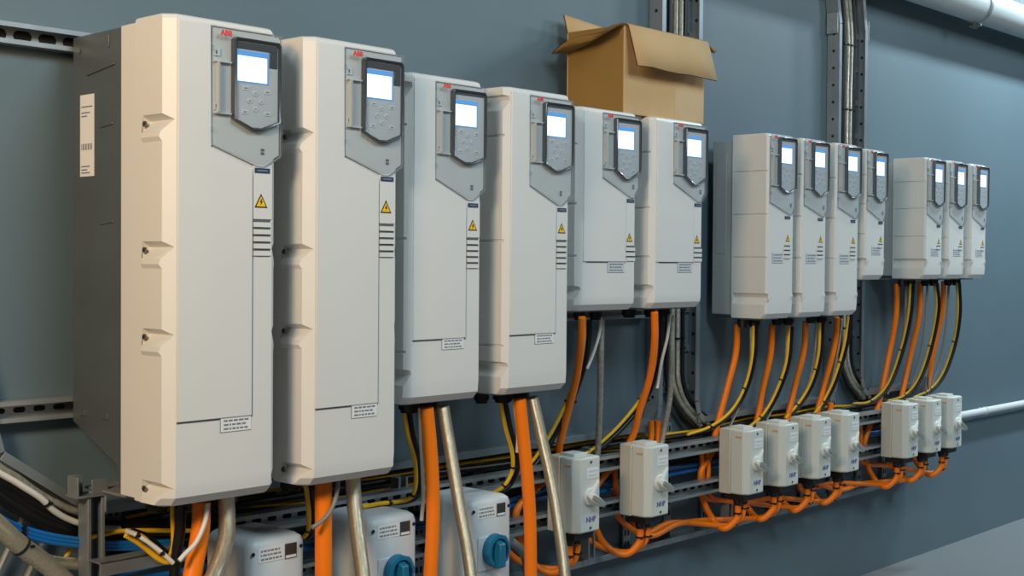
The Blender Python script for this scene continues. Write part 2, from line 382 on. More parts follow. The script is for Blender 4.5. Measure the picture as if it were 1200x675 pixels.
d5 = make_drive(pC, 'B'); place(d5, 3.136, -.155, 'left one of the two drives beneath the open cardboard box')
index_kids(); d6 = copy_tree(d5); place(d6, 3.516, -.155, 'right one of the two drives beneath the open cardboard box')
pD = dict(W=.190, H=.702, D=.293, c=.008, yb=-.135, yg=-.142, group='long drives of the cluster of four', notch=[.077], groove=[.232, .395, .558],
  gland=[(.045, -.16, .022), (.11, -.17, .024)], strip=(.118, .172), vents=.278, nv=3, strip_line=0, navy=.392, tri=(.146, .295, .030),
  label=(.036, .112, .212, .252), lid=(.012, .696, .440, .398, .150, .425, .192), key=(.066, .186, .690, .500, .480), logo=(.018, .682, .014))
d7 = make_drive(pD, 'B'); place(d7, 4.287, -.2127, 'leftmost of the four clustered drives, its wide ribbed grey side fully visible')
index_kids()
for x, l in ((4.537, 'second long drive in the cluster of four, between two equally long ones'), (4.803, 'third long drive in the cluster of four, next to the short one')):
    place(copy_tree(d7), x, -.2127, l)
pE = dict(W=.172, H=.548, D=.300, c=.008, yb=-.14, yg=-.147, group='short drives at the right', notch=[.072], groove=[.19, .316, .438],
  gland=[(.045, -.17, .02), (.11, -.18, .022)], strip=(.108, .160), vents=.15, nv=1, strip_line=0, navy=.246, tri=(.135, .160, .028),
  label=(.058, .135, .105, .140), lid=(.006, .542, .295, .246, .133, .275, .174), key=(.058, .168, .537, .350, .330), logo=(.010, .528, .013))
d10 = make_drive(pE, 'B'); place(d10, 5.041, -.0675, 'short drive at the right end of the cluster of four')
index_kids()
for x, l in ((5.602, 'left drive of the far trio, its ribbed grey side in view'), (5.837, 'middle drive of the far trio of short drives'), (6.086, 'rightmost drive of all, the last of the far trio')):
    place(copy_tree(d10), x, -.0675, l)
# ------------------------------------------------------------------ strut channels and cable ladders
def strut_x(x0, x1, z0, z1, yb, yf, label, group=None, slots=True, pitch=.05):
    t = thing('strut_channel', (x0, 0, z0), label, 'strut', group)
    h = z1-z0; L = x1-x0; w = .0035; lip = .011
    pr = [(yb, 0), (yf, 0), (yf, lip), (yf+w, lip), (yf+w, w), (yb-w, w), (yb-w, h-w), (yf+w, h-w), (yf+w, h-lip), (yf, h-lip), (yf, h), (yb, h)]
    b = MB(); b.prism(pr, 0, L, 'x')
    if slots:
        hh, half = (.0065, .0085) if slots == 1 else (.013, .010); n = int(L/pitch)
        for k in range(n):
            c0 = .02+k*pitch
            if c0+.04 > L: break
            poly = [(c0-half+hh*math.cos(a), h/2+hh*math.sin(a)) for a in [math.pi/2+i*math.pi/6 for i in range(7)]]+[(c0+half+hh*math.cos(a), h/2+hh*math.sin(a)) for a in [-math.pi/2+i*math.pi/6 for i in range(7)]]
            b.prism(poly, yb-w, yb-w-.0006, 'y', 1)
    b.build('channel', ['galv', 'dark'], t)
    return t
strut_x(.6, 2.28, .491, .541, -.002, -.041, 'upper steel strut on the wall running behind the two tall drives', slots=2, pitch=.062)
strut_x(1.41, 2.28, -.383, -.333, -.002, -.041, 'lower slotted strut on the wall, above the bent cable ladder')
strut_x(3.06, 3.90, -.205, -.165, -.002, -.041, 'short strut on the wall just under the drives carrying the box', slots=False)
strut_x(1.97, 6.13, -.718, -.667, -.098, -.139, 'upper long slotted strut behind the switch boxes')
strut_x(1.97, 6.13, -.874, -.823, -.098, -.139, 'lower long slotted strut behind the switch boxes')
# upright posts carrying the long struts
def upright(x, z0, z1, label, cap=False):
    t = thing('strut_post', (x, 0, z0), label, 'post', 'upright posts of the switch frame'); h = z1-z0; w = .003
    b = MB()
    pr = [(-.018, -.068), (.018, -.068), (.018, -.096), (.011, -.096), (.011, -.093), (.015, -.093), (.015, -.071), (-.015, -.071), (-.015, -.093), (-.011, -.093), (-.011, -.096), (-.018, -.096)]
    b.prism(pr, 0, h, 'z')
    for k in range(int(h/.04)): b.box(-.005, .005, -.0722, -.071, .012+k*.04, .032+k*.04, 1)
    b.build('channel', ['galv_dull', 'dark'], t)
    b = MB(); b.box(-.018, .018, -.068, -.0605, 0, h); b.build('spacer', 'galv_dull', t)
    return t
for x, l in ((2.62, 'slotted upright behind the third drive\'s switch gear'), (3.50, 'slotted upright between the first two switch boxes'), (4.36, 'slotted upright behind the left switch of the row of four'), (5.00, 'slotted upright behind the right switch of the row of four'), (6.08, 'slotted upright behind the rightmost switch box')):
    upright(x, -1.02, -.55 if x > 6 else -.64, l)
t = thing('strut_post', (1.60, 0, -1.2), 'steel channel post with angle bracket on top, at the bottom left corner', 'post')
b = MB(); w = .004
b.prism([(-.022, -.10), (.022, -.10), (.022, -.145), (.013, -.145), (.013, -.141), (.018, -.141), (.018, -.104), (-.018, -.104), (-.018, -.141), (-.013, -.141), (-.013, -.145), (-.022, -.145)], 0, .64, 'z')
b.build('channel', 'galv_dull', t, .001)
b = MB(); b.box(-.012, .005, -.146, -.104, .02, .02001)
b = MB(); b.box(-.05, .024, -.15, -.09, .64, .645); b.box(-.052, -.047, -.15, -.10, .64, .69); b.box(.020, .024, -.15, -.1, .60, .64)
b.box(-.052, -.012, -.104, -.10, .645, .69); b.box(-.012, .03, -.146, -.142, .645, .68)
b.cyl((0, -.12, .645), (0, 0, 1), .008, .006, 6)
b.build('angle_bracket', 'galv_dull', t, .001)
b = MB(); b.box(-.022, .21, -.20, -.1455, .491, .495); b.box(-.022, .21, -.20, -.196, .462, .495)
b.build('angle_arm', 'galv_dull', t, .001)

def ladder_rail(b, pts, nrm, depth=.058, lip=.022, th=.003):   # C rail: web standing off the wall along pts (x,z); nrm = side the lip turns to
    for (a, c) in zip(pts[:-1], pts[1:]):
        A = Vector((a[0], 0, a[1])); C = Vector((c[0], 0, c[1])); d = (C-A).normalized(); n = Vector((-d.z, 0, d.x))*nrm
        def sec(P): return [P+Vector((0, -.003, 0)), P+Vector((0, -depth, 0)), P+n*lip+Vector((0, -depth, 0)), P+n*lip+Vector((0, -depth+th, 0)), P+n*th+Vector((0, -depth+th, 0)), P+n*th+Vector((0, -.003-th, 0)), P+n*lip+Vector((0, -.003-th, 0)), P+n*lip+Vector((0, -.003, 0))]
        b.rings([sec(A), sec(C)])
t = thing('cable_ladder', (3.5, 0, -1.06), 'long horizontal cable ladder on the wall below the drives, bent upward at its left end', 'cable ladder')
L0 = lambda x, z: (x-3.5, z+1.06)
b = MB(); ladder_rail(b, [L0(1.18, .44), L0(1.42, -.445), L0(1.645, -.602), L0(3.925, -.598)], -1); ladder_rail(b, [L0(4.19, -.596), L0(5.235, -.585)], -1); ladder_rail(b, [L0(5.50, -.585), L0(6.20, -.578)], -1)
b.build('side_rail', 'ladder_side', t, .0008)
b = MB(); ladder_rail(b, [L0(.70, .44), L0(1.02, -.75), L0(1.5, -1.062), L0(6.02, -1.052)], 1)
b.build('side_rail', 'ladder_side', t, .0008)
dv = Vector((-.47, 0, -.88)).normalized()
for k, (x, z) in enumerate(((1.455, -.50), (1.512, -.545), (1.572, -.59), (1.40, -.455))):
    b = MB(); P = Vector((x-3.5, -.03, z+1.06)); b.cyl(P, dv, .008, .42, 10); b.build('rung', 'galv', t)
for x in [1.72, 1.98, 2.24, 2.50, 2.76, 3.02, 3.28, 3.57, 3.80, 4.05, 4.30, 4.55, 4.80, 5.05, 5.30, 5.55, 5.80, 6.0]:
    b = MB(); b.box(x-3.5-.022, x-3.5+.022, -.016, -.006, .003, .452, 0)
    for q in range(11):
        for s in (-1, 1): b.box(x-3.5+s*.009-.005, x-3.5+s*.009+.005, -.0165, -.016, .02+q*.04, .04+q*.04, 1)
    b.build('rung', ['galv_dull', 'dark'], t)
def vertical_ladder(x0, x1, z0, zk, z1, kink, label):
    t = thing('cable_ladder', (x0, 0, z0), label, 'cable ladder', 'vertical cable ladders')
    for s, xx in ((0, 0), (1, x1-x0)):
        pts = [(xx, 0), (xx, zk-z0), (xx-kink, z1-z0)]
        if s: pts = [(xx+.05, -.0), (xx+.015, .025), (xx, .07)]+pts[1:]
        else: pts = [(xx-.05, -.0), (xx-.015, .025), (xx, .07)]+pts[1:]
        b = MB(); ladder_rail(b, pts, -1 if s == 0 else 1, .062, .024)
        side = -1 if s == 0 else 1; zz = .1
        while zz < zk-z0-.02:
            b.cyl((xx, -.034, zz), (side, 0, 0), .0065, .0008, 10, 1); b.cyl((xx, -.034, zz), (-side, 0, 0), .0065, .004, 10, 1); zz += .075
        b.build('side_rail', ['ladder_side', 'dark'], t)
    z = .12
    while z < zk-z0:
        b = MB(); b.box(.004, x1-x0-.004, -.018, -.006, z-.012, z+.012, 0)
        for q in range(6): b.box(.03+q*.036, .05+q*.036, -.0185, -.018, z-.005, z+.005, 1)
        b.build('rung', ['galv_dull', 'dark'], t); z += .15
    return t
l1 = vertical_ladder(3.925, 4.185, -.60, 1.5, 2.2, .0, 'vertical cable ladder rising behind the cardboard box')
l2 = vertical_ladder(5.235, 5.495, -.588, 1.055, 1.75, .14, 'vertical cable ladder rising behind the cluster of four drives, kinked near the top')
for sx, d_ in ((-.012, -1), (.272, 1)):
    b = MB(); b.box(sx-.003, sx+.003, -.06, -.006, 1.60, 1.69); o = b.build('splice_plate', 'galv', l2, .001)
    for z in (1.62, 1.665): b = MB(); b.cyl((sx+d_*.002, -.034, z), (d_, 0, 0), .011, .006, 8); b.build('bolt', 'galv', o)
# ------------------------------------------------------------------ switch boxes
def make_switch():
    t = thing('switch_box', (0, 0, 0), '', 'switch', 'grey switch boxes on the struts')
    W, H = .126, .247
    b = MB(); b.box(0, W, 0, -.052, 0, H); base = b.build('base', 'swb', t, .004)
    pl = lambda z, e: [(e+.002, -.053, z), (e+.002, -.104+e, z), (e+.022, -.126+e, z), (W-.012-e, -.126+e, z), (W-.003-e, -.118+e, z), (W-.002-e, -.053, z)]
    b = MB(); b.rings([pl(.001, .005), pl(.006, 0), pl(H-.006, 0), pl(H-.001, .005)]); b.box(.03, W-.03, -.03, -.09, H-.004, H+.008)
    cov = b.build('cover', 'sw', t, .002)
    Fy = -.126
    b = MB()
    for z in (.016, H-.018): b.cyl((.07, Fy, z), (0, -1, 0), .005, .0012, 10, 0); b.bar((.066, Fy-.0014, z-.003), (.074, Fy-.0014, z+.003), .001, .0016, up=(0, 1, 0), mi=1)
    b.build('screw', ['panel_d', 'dark'], t)
    b = MB(); b.box(.05, .108, Fy-.0012, Fy, .176, .210, 0); print_rows(b, .05, .108, .176, .210, Fy-.0012, 2, 1, 11); b.build('label', ['label', 'label_g'], t)
    # raised lever bed with a diagonal fin
    c = Vector((.062, Fy, .118)); b = MB()
    b.lathe(c, (0, -1, 0), [(.030, 0), (.027, .010), (.0, .0105)], 24)
    b.rings([[(.048, Fy, .128), (.062, Fy, .110), (.114, Fy, .158), (.108, Fy, .172)], [(.050, Fy-.022, .126), (.060, Fy-.022, .116), (.112, Fy-.003, .160), (.108, Fy-.003, .168)]])
    b.build('lever_bed', 'leverl', t, .002)
    b = MB(); d = Vector((.86, 0, -.50)).normalized(); n = Vector((.5, 0, .86)).normalized()
    A = c+Vector((-.024, 0, .010)); out = Vector((0, -1, 0))
    secs = []
    for s, hw, h0, h1 in ((0, .004, .006, .018), (.016, .012, .006, .026), (.05, .012, .008, .032), (.074, .009, .014, .032), (.082, .004, .018, .028)):
        P = A+d*s; secs.append([P+n*hw+out*h0, P+n*hw+out*h1, P-n*hw+out*h1, P-n*hw+out*h0])
    b.rings(secs); lv = b.build('lever', 'leverl', t, .002)
    b = MB(); secs = []
    for s, hw in ((.014, .007), (.048, .009), (.076, .006)):
        P = A+d*s; secs.append([P+n*hw+out*.022, P+n*hw+out*.0345, P-n*hw+out*.0345, P-n*hw+out*.022])
    b.rings(secs); b.build('lever_grip', 'lever', lv)
    text_mesh('maker_mark', 'NHP', .024, 'inkb', t, (.048, Fy-.0007, .036), bold=.0006)
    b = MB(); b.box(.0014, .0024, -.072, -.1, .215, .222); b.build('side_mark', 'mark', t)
    b = MB(); b.box(.016, .108, -.015, -.105, -.024, .0); b.build('gland_bridge', 'black', t, .002)
    for gx in (.043, .083):
        b = MB(); b.lathe((gx, -.06, -.022), (0, 0, -1), [(.019, 0), (.019, .010), (.0165, .012), (.0155, .022), (.013, .025)], 18); b.build('cable_gland', 'black', t)
    return t
SWX = [3.338, 3.718, 4.331, 4.588, 4.845, 5.084, 5.638, 5.877, 6.100]
SWL = ['switch box standing alone, just right of a braided hose', 'switch box below the right of the two drives carrying the cardboard box',
 'leftmost switch box in the row of four', 'second switch box from the left in the row of four', 'third switch box from the left in the row of four', 'rightmost switch box in the row of four',
 'left switch box of the far trio', 'middle switch box of the far trio', 'rightmost switch box, beside the white pipe']
s0 = make_switch(); index_kids()
SWO = []
for i, xr in enumerate(SWX):
    o = s0 if i == 0 else copy_tree(s0)
    o.location = (xr-.124, -.1395, -.8765); tag(o, 'pale grey '+SWL[i]); SWO.append(o)
# ------------------------------------------------------------------ rotary isolators
def make_iso():
    t = thing('isolator_box', (0, 0, 0), '', 'isolator', 'isolators with blue rotary knobs')
    W, H, D = .172, .30, .175
    def ring(z, e, k=0): 
        r = .022
        return [(e, -.002, z), (e+.0, -(D-r)+e, z), (e+r*.3, -(D-r*.3)+e, z), (e+r, -D+e, z), (W-e-r*.6, -D+e, z), (W-e-r*.15, -(D-r*.15)+e, z), (W-e, -(D-r*.6)+e, z), (W-e, -.002, z)]
    b = MB(); b.rings([ring(0, .01), ring(.008, .002), ring(.02, 0), ring(H-.026, 0), ring(H-.012, .004), ring(H-.004, .014), ring(H, .03)])
    b.build('enclosure', 'iso', t, smooth=50)
    F = -D; b = MB(); b.box(.028, .106, F-.0012, F, H-.062, H-.026, 0); print_rows(b, .028, .106, H-.062, H-.026, F-.0012, 3, 1, 3); b.build('label', ['label', 'ink'], t)
    b = MB(); b.box(.110, .146, F-.0012, F, H-.064, H-.026, 0); b.box(.112, .144, F-.0016, F-.0012, H-.062, H-.055, 1); b.build('maker_label', ['bezel', 'label'], t)
    for x, z in ((.014, H-.038), (W-.012, H-.038), (W-.014, .03), (.014, .03)):
        b = MB(); b.cyl((x, F+.001, z), (0, -1, 0), .005, .002, 12); b.build('screw', 'black', t)
    b = MB(); b.box(.030, .128, F-.004, F, .085, .185); b.build('knob_plate', 'iso', t, .004)
    c = Vector((.094, F-.004, .142)); b = MB(); n = 40
    def kr(r, h, wob=0): return [c+Vector((math.cos(a)*(r+(wob if i % 5 < 2 else 0)), -h, math.sin(a)*(r+(wob if i % 5 < 2 else 0)))) for i, a in enumerate([k*2*math.pi/n for k in range(n)])]
    b.rings([kr(.048, 0), kr(.047, .018, .003), kr(.045, .024, .002), kr(.036, .026), kr(.033, .012), kr(.001, .012)])
    k = b.build('rotary_knob', 'knob', t, smooth=25)
    b = MB(); b.rings([[c+Vector((x, -.012, z)) for x, z in ((-.014, .034), (.014, .034), (.016, -.052), (-.016, -.052))], [c+Vector((x, -.040, z)) for x, z in ((-.010, .022), (.010, .022), (.012, -.046), (-.012, -.046))]])
    b.build('knob_grip', 'knob', k, .004)
    return t
i0 = make_iso(); index_kids()
for i, (x, l) in enumerate(((1.910, 'leftmost blue-knob isolator box, mostly below the frame under the first tall drive'), (2.298, 'middle blue-knob isolator box, under the second tall drive'), (2.680, 'rightmost blue-knob isolator box, with its blue knob fully in view'))):
    o = i0 if i == 0 else copy_tree(i0); o.location = (x, -.1395, -.985); tag(o, l)
# ------------------------------------------------------------------ cables
def cable(name, label, cat, pts, r, m, group=None, ties=(), n=12, per=8):
    sp = spline(pts, per); b = MB(); b.tube(sp, r, n)
    o = b.build(name, m, None, smooth=60)
    org = sp[-1].copy(); o.data.transform(Matrix.Translation(-org)); o.location = org
    tag(o, label, cat, group)
    for tf in ties:
        i = max(1, min(len(sp)-2, int(tf*(len(sp)-1)))); d = (sp[i+1]-sp[i-1]).normalized(); P = sp[i]-org
        b = MB(); b.lathe(P-d*.003, d, [(r, 0), (r+.0025, 0), (r+.0025, .006), (r, .006)], 12)
        q = d.cross(Vector((0, 1, .2))).normalized(); b.box(P.x+q.x*r-.003, P.x+q.x*r+.005, P.y-r-.004, P.y-r+.003, P.z-.003, P.z+.003)
        b.build('cable_tie', 'black', o)
    return o
def path(pix, y0, y1, x0=None, dz=.0):
    """photo points at depths running smoothly from y0 (or from the plane x = x0) to y1"""
    if x0 is not None: y0 = max(-.40, min(-.06, atx(pix[0][0], pix[0][1], x0).y))
    n = len(pix)-1; out = []
    for i, (u, v) in enumerate(pix):
        s = i/n; s = s*s*(3-2*s); out.append(at(u, v, y0+(y1-y0)*s))
    return out
GO = 'orange motor cables'; GY = 'yellow wires'; GK = 'black cables'; GW = 'white and grey cables'; GH = 'braided metal hoses'
# --- drives 1-4: orange cable, hose, yellow, black, white in front of the isolators
big = [
 (0, [(236, 588), (235, 620), (228, 660), (222, 690), (215, 730)], [(265, 580), (266, 620), (260, 650), (250, 675), (236, 715)], [(202, 590), (203, 620), (203, 640), (198, 652), (188, 648), (168, 630), (148, 622)], [(243, 590), (240, 612), (230, 635), (216, 650), (210, 657)]),
 (1, [(379, 562), (379, 600), (379, 640), (379, 690), (379, 740)], [(413, 556), (416, 600), (421, 640), (426, 680), (432, 730)], [(358, 565), (361, 590), (362, 610), (360, 624), (352, 631), (335, 634)], [(397, 560), (393, 585), (385, 602), (374, 613), (366, 618)]),
 (2, [(500, 478), (504, 520), (507, 570), (507, 620), (504, 680), (502, 740)], [(519, 476), (528, 530), (538, 590), (547, 640), (554, 690), (560, 740)], [(473, 478), (478, 510), (486, 540), (487, 568), (481, 583), (466, 588), (446, 590), (424, 594)], [(492, 478), (493, 510), (495, 545), (496, 580), (494, 610)]),
 (3, [(609, 468), (613, 510), (618, 560), (621, 610), (622, 680), (622, 740)], [(624, 466), (634, 510), (646, 565), (655, 620), (662, 675), (668, 740)], [(586, 470), (592, 500), (600, 530), (600, 552), (590, 570), (574, 579)], [(602, 468), (605, 490), (607, 510), (606, 530)]),
]
DN = ['leftmost tall drive', 'second tall drive', 'third drive from the left', 'fourth drive from the left']
def fall(pts): return pts+[pts[-1]+Vector((.01, .0, -.28))]
for k, o_, h_, y_, w_ in big:
    yy = -.37 if k < 2 else -.345
    cable('orange_cable', 'thick orange cable hanging from the '+DN[k]+' past the isolators', 'cable', fall(path(o_, yy, yy-.01)), .0215 if k < 2 else .019, 'orange', GO, n=20)
    cable('braided_hose', 'braided metal hose hanging from the '+DN[k], 'hose', fall(path(h_, yy, yy-.035)), .0195 if k < 2 else .0175, 'braid', GH, n=20)
    cable('yellow_wire', 'yellow wire curving down under the '+DN[k], 'wire', path(y_, yy+.06, -.21 if k else -.25), .0062, 'yellow', GY, ties=(.55, .8))
    cable('white_wire', 'thin white wire beside the orange cable of the '+DN[k], 'wire', path(w_, yy+.02 if k > 1 else yy-.028, yy+.045 if k > 1 else yy-.034), .0055, 'whitec' if k in (0, 2, 3) else 'greyc', GW)
    bk = [(u+6, v) for u, v in y_]
    cable('black_cable', 'black cable running along the yellow wire under the '+DN[k], 'cable', path(bk, yy+.08, -.20 if k else -.24), .008, 'blackc', GK)
cable('yellow_wire', 'second yellow wire tight beside the first under the leftmost tall drive', 'wire', path([(206, 590), (208, 620), (207, 645), (200, 658), (186, 655), (165, 638), (147, 627)], -.31, -.25), .0066, 'yellow', GY)
cable('white_wire', 'white wire bundled with yellow ones right of the bottom left post', 'wire', path([(203, 660), (190, 648), (172, 634), (158, 626), (147, 622)], -.325, -.27), .0056, 'whitec', GW, ties=(.25, .7))
cable('black_cable', 'thick black cable dropping straight down between yellow wires and orange cable at left', 'cable', path([(212, 590), (211, 620), (207, 650), (203, 690), (200, 730)], -.33, -.30), .013, 'blackc', GK)
# --- drives 5, 6
OR5 = []
for k, (nm, ox, oo, yw, wc, br, hx) in enumerate((
  ('left drive under the cardboard box', 3.196, [(682, 372), (681, 400), (676, 440), (666, 480), (656, 520), (650, 550)], [(685, 374), (684, 400), (678, 432), (664, 470), (648, 503), (630, 532), (614, 552)], [(704, 372), (702, 392), (695, 415), (688, 432)], [(705, 374), (704, 420), (703, 470), (701, 520), (699, 545)], None),
  ('right drive under the cardboard box', 3.576, [(767, 366), (767, 400), (762, 440), (750, 480), (737, 520), (730, 545)], [(769, 368), (769, 405), (764, 435), (750, 468), (724, 500), (700, 522), (680, 536)], [(785, 368), (782, 395), (775, 425), (770, 455)], [(787, 370), (787, 420), (785, 465), (779, 500), (774, 525)], None))):
    OR5.append(path(oo, 0, -.080, ox))
    cable('yellow_wire', 'yellow earth wire sweeping down to the left from the '+nm, 'wire', path(yw, -.22, -.087), .0060, 'yellow', GY, ties=(.5,))
    cable('black_cable', 'black cable alongside the yellow wire of the '+nm, 'cable', path([(u+6, v+1) for u, v in yw], -.20, -.085), .0085, 'blackc', GK, ties=(.52, .75))
    cable('white_wire', 'thin white wire under the '+nm, 'wire', path(wc, -.22, -.20), .0052, 'whitec', GW)
    cable('braided_cable', 'thin braided grey cable hanging under the '+nm, 'cable', path(br, -.21, -.088), .0105, 'braidg', GW)
# --- drives 7-13: orange, yellow, black, grey each
small = [
 ('leftmost drive of the cluster of four', 4.335, [(864, 380), (862, 415), (852, 455), (840, 500), (834, 530)], [(883, 382), (881, 420), (872, 455), (856, 482), (832, 500), (806, 509)], [(880, 382), (879, 430), (868, 470), (855, 500)]),
 ('second drive of the cluster of four', 4.585, [(905, 380), (903, 415), (894, 455), (885, 500)], [(925, 382), (921, 425), (908, 462), (893, 487), (878, 500)], [(922, 382), (920, 430), (912, 462), (898, 492)]),
 ('third drive of the cluster of four', 4.851, [(944, 377), (942, 410), (932, 450), (921, 495)], [(961, 378), (959, 415), (950, 448), (936, 472), (920, 490)], [(957, 378), (955, 410), (950, 440), (941, 470)]),
 ('short drive of the cluster of four', 5.086, [(981, 372), (978, 405), (966, 450), (956, 487)], [(994, 372), (989, 405), (978, 442), (966, 468), (954, 485)], [(987, 374), (983, 405), (976, 440), (968, 470)]),
 ('left drive of the far trio', 5.647, [(1051, 332), (1050, 370), (1042, 415), (1030, 472)], [(1067, 333), (1064, 370), (1055, 410), (1040, 450), (1020, 470), (1000, 473)], [(1062, 334), (1060, 380), (1052, 425), (1040, 462)]),
 ('middle drive of the far trio', 5.882, [(1079, 331), (1077, 370), (1067, 415), (1055, 470)], [(1095, 332), (1097, 362), (1089, 405), (1076, 443), (1060, 463), (1040, 470)], [(1087, 332), (1084, 380), (1077, 425), (1066, 460)]),
 ('rightmost drive of all', 6.131, [(1106, 330), (1104, 365), (1094, 412), (1084, 466)], [(1121, 331), (1122, 365), (1117, 400), (1105, 436), (1090, 456), (1070, 466)], [(1112, 331), (1109, 380), (1101, 425), (1090, 455)]),
]
OR_END = {}
for k, (nm, ox, oo, yw, gw) in enumerate(small):
    pp = path(oo, 0, -.080, ox); OR_END[k+2] = pp[-1]
    small[k] = small[k]+(pp,)
    cable('yellow_wire', 'yellow wire curving down from the '+nm, 'wire', path(yw, -.19, -.083), .0058, 'ygr' if k > 3 else 'yellow', GY, ties=(.4, .8))
    cable('black_cable', 'black cable following the yellow wire of the '+nm, 'cable', path([(u+3.5, v+.5) for u, v in yw], -.175, -.082), .0075, 'blackc', GK)
    cable('grey_cable', 'thin grey cable under the '+nm, 'cable', path(gw, -.16, -.083), .0058, 'braidg' if k < 4 else 'greyc', GW)
# --- orange cables that loop up into the switch boxes
SN = ['switch box standing alone', 'switch box right of the one standing alone', 'leftmost switch box of the row of four', 'second switch box of the row of four', 'third switch box of the row of four', 'rightmost switch box of the row of four', 'left switch box of the far trio', 'middle switch box of the far trio', 'rightmost switch box']
for i, xr in enumerate(SWX):
    gx = xr-.124; gA = Vector((gx+.043, -.1995, -.920)); gB = Vector((gx+.083, -.1995, -.920))
    if i < 2:
        sx = gx-.065; top = OR5[i][:-1] if i else OR5[i]
        lab = 'orange cable hanging from the '+('left' if i == 0 else 'right')+' drive under the cardboard box into its switch'
    else:
        pp = small[i-2][5]; top = pp; sx = pp[-1].x+.0; lab = 'orange cable hanging from the '+small[i-2][0]+' into its switch'
    lx = min(sx, gx-.02)
    tail = [Vector((lx-.005, -.077, -.80)), Vector((lx, -.079, -.90)), Vector((lx+.035, -.105, -.985)), Vector((gx+.005, -.165, -1.012)), Vector((gx+.038, -.197, -.975)), gA+Vector((0, 0, -.02)), gA+Vector((0, 0, .02))]
    cable('orange_cable', lab, 'cable', top+tail, .0125, 'orange', GO, ties=(.88,))
    # the second cable runs back left along the foot of the ladder
    dz = .016*(i % 3); dy = -.003*(i % 2)
    b0 = [gB+Vector((0, 0, .02)), gB+Vector((0, 0, -.025)), gB+Vector((-.012, .01, -.065)), gB+Vector((-.06, .05, -.085-.006*(i % 2)))]
    if i < 2:
        b1 = [Vector((gx-.06, -.085, -.98)), Vector((gx-.14, -.079, -.91)), Vector((gx-.175, -.078, -.80)), Vector((gx-.18, -.078, -.71))]
    else:
        far = gx-(.52, .72, .62, .80)[i % 4] if i > 2 else 3.74
        xs = [x for x in (6.0, 5.75, 5.45, 5.2, 4.95, 4.7, 4.45, 4.2, 4.0, 3.82) if far < x < gx-.12]
        zz = -.952-.012*(i % 4); yb_ = -.075-.022*((i-2) % 2)
        b1 = [Vector((x, yb_, zz+.014*math.sin(x*9+i))) for x in xs]
        b1 += [Vector((far, -.078, -.90)), Vector((far-.01, -.077, -.80)), Vector((far-.02, -.077, -.71))]
    cable('orange_cable', 'orange cable leaving leftward from the '+SN[i], 'cable', b0+b1, .0105, 'orange', GO, ties=(.18,) if i < 2 else (.12, .3))
# --- stub cables visible near the foot of the vertical ladders
for k, u in enumerate((763, 771)):
    cable('orange_cable', ('left' if k == 0 else 'right')+' one of the two upright orange cable pieces above the second switch box', 'cable', path([(u, 493), (u, 508), (u-1, 530)], -.075, -.075), .0115, 'orange', GO)
cable('orange_cable', 'short upright orange cable piece above the rightmost switch of the row of four', 'cable', path([(973, 472), (973, 480), (972, 495)], -.085, -.085), .0135, 'orange', GO)
# --- grey cables inside the vertical ladders
def ladder_cables(x, z0, z1, zk, kink, foot, lbl):
    for k in range(4):
        xx = x+.085+k*.034; mt = ('blackc', 'braidg', 'braidg', 'blackc')[k]; r = (.010, .0105, .010, .008)[k]
        col = ('leftmost black', 'left braided grey', 'right braided grey', 'rightmost black')[k]
        pts = [Vector((xx, -.034, z)) for z in [z0+.25+(z1-z0-.25)*q/6 for q in range(7)]]
        pts = [Vector((xx+.16+k*.02, -.042, z0+.0-.03)), Vector((xx+.07, -.036, z0+.05)), Vector((xx+.01, -.034, z0+.14))]+pts
        pts[-1].z = zk; pts.append(Vector((xx-kink*.5, -.034, zk+.35))); pts.append(Vector((xx-kink, -.034, zk+.69)))
        cable('braided_cable' if 'braid' in mt else 'black_cable', col+' cable inside '+lbl, 'cable', pts, r, mt, 'cables in the vertical ladders', ties=(.3, .42, .55, .7, .8, .88))
ladder_cables(3.925, -.60, 1.45, 1.5, 0, None, 'the vertical ladder behind the cardboard box')
ladder_cables(5.235, -.588, 1.0, 1.055, .14, None, 'the vertical ladder behind the cluster of four')
# --- long runs along the horizontal ladder
def run(name, label, x0, x1, z, y, r, m, wob=.008, seed=0, ties=()):
    rnd = random.Random(seed); n = max(3, int((x1-x0)/.28)); pts = [Vector((x0+(x1-x0)*i/n, y, z+rnd.uniform(-wob, wob))) for i in range(n+1)]
    return cable(name, label, 'cable' if 'wire' not in name else 'wire', pts, r, m, 'runs along the horizontal ladder', ties=ties, n=10)
run('yellow_wire', 'upper long yellow wire lying along the ladder behind the drive cables', 1.75, 5.45, -.640, -.026, .0058, 'yellow', .010, 1)
run('yellow_wire', 'lower long yellow wire lying along the ladder', 1.75, 4.1, -.672, -.026, .0055, 'yellow', .012, 2)
run('black_cable', 'topmost long black cable lying in the horizontal ladder', 1.7, 5.9, -.655, -.045, .010, 'blackc', .006, 3)
run('black_cable', 'second long black cable down in the horizontal ladder', 1.7, 5.9, -.70, -.028, .012, 'blackc', .008, 4)
run('black_cable', 'third long black cable down in the horizontal ladder', 1.7, 5.9, -.735, -.030, .012, 'blackc', .010, 5)
run('black_cable', 'lowest long black cable in the horizontal ladder', 1.7, 5.9, -.772, -.034, .013, 'blackc', .010, 6)
run('blue_cable', 'upper blue cable showing between the two long struts', 1.66, 5.9, -.775, -.056, .0085, 'bluec', .012, 8)
run('blue_cable', 'lower blue cable showing between the two long struts', 1.66, 5.9, -.800, -.052, .0085, 'bluec', .012, 9)
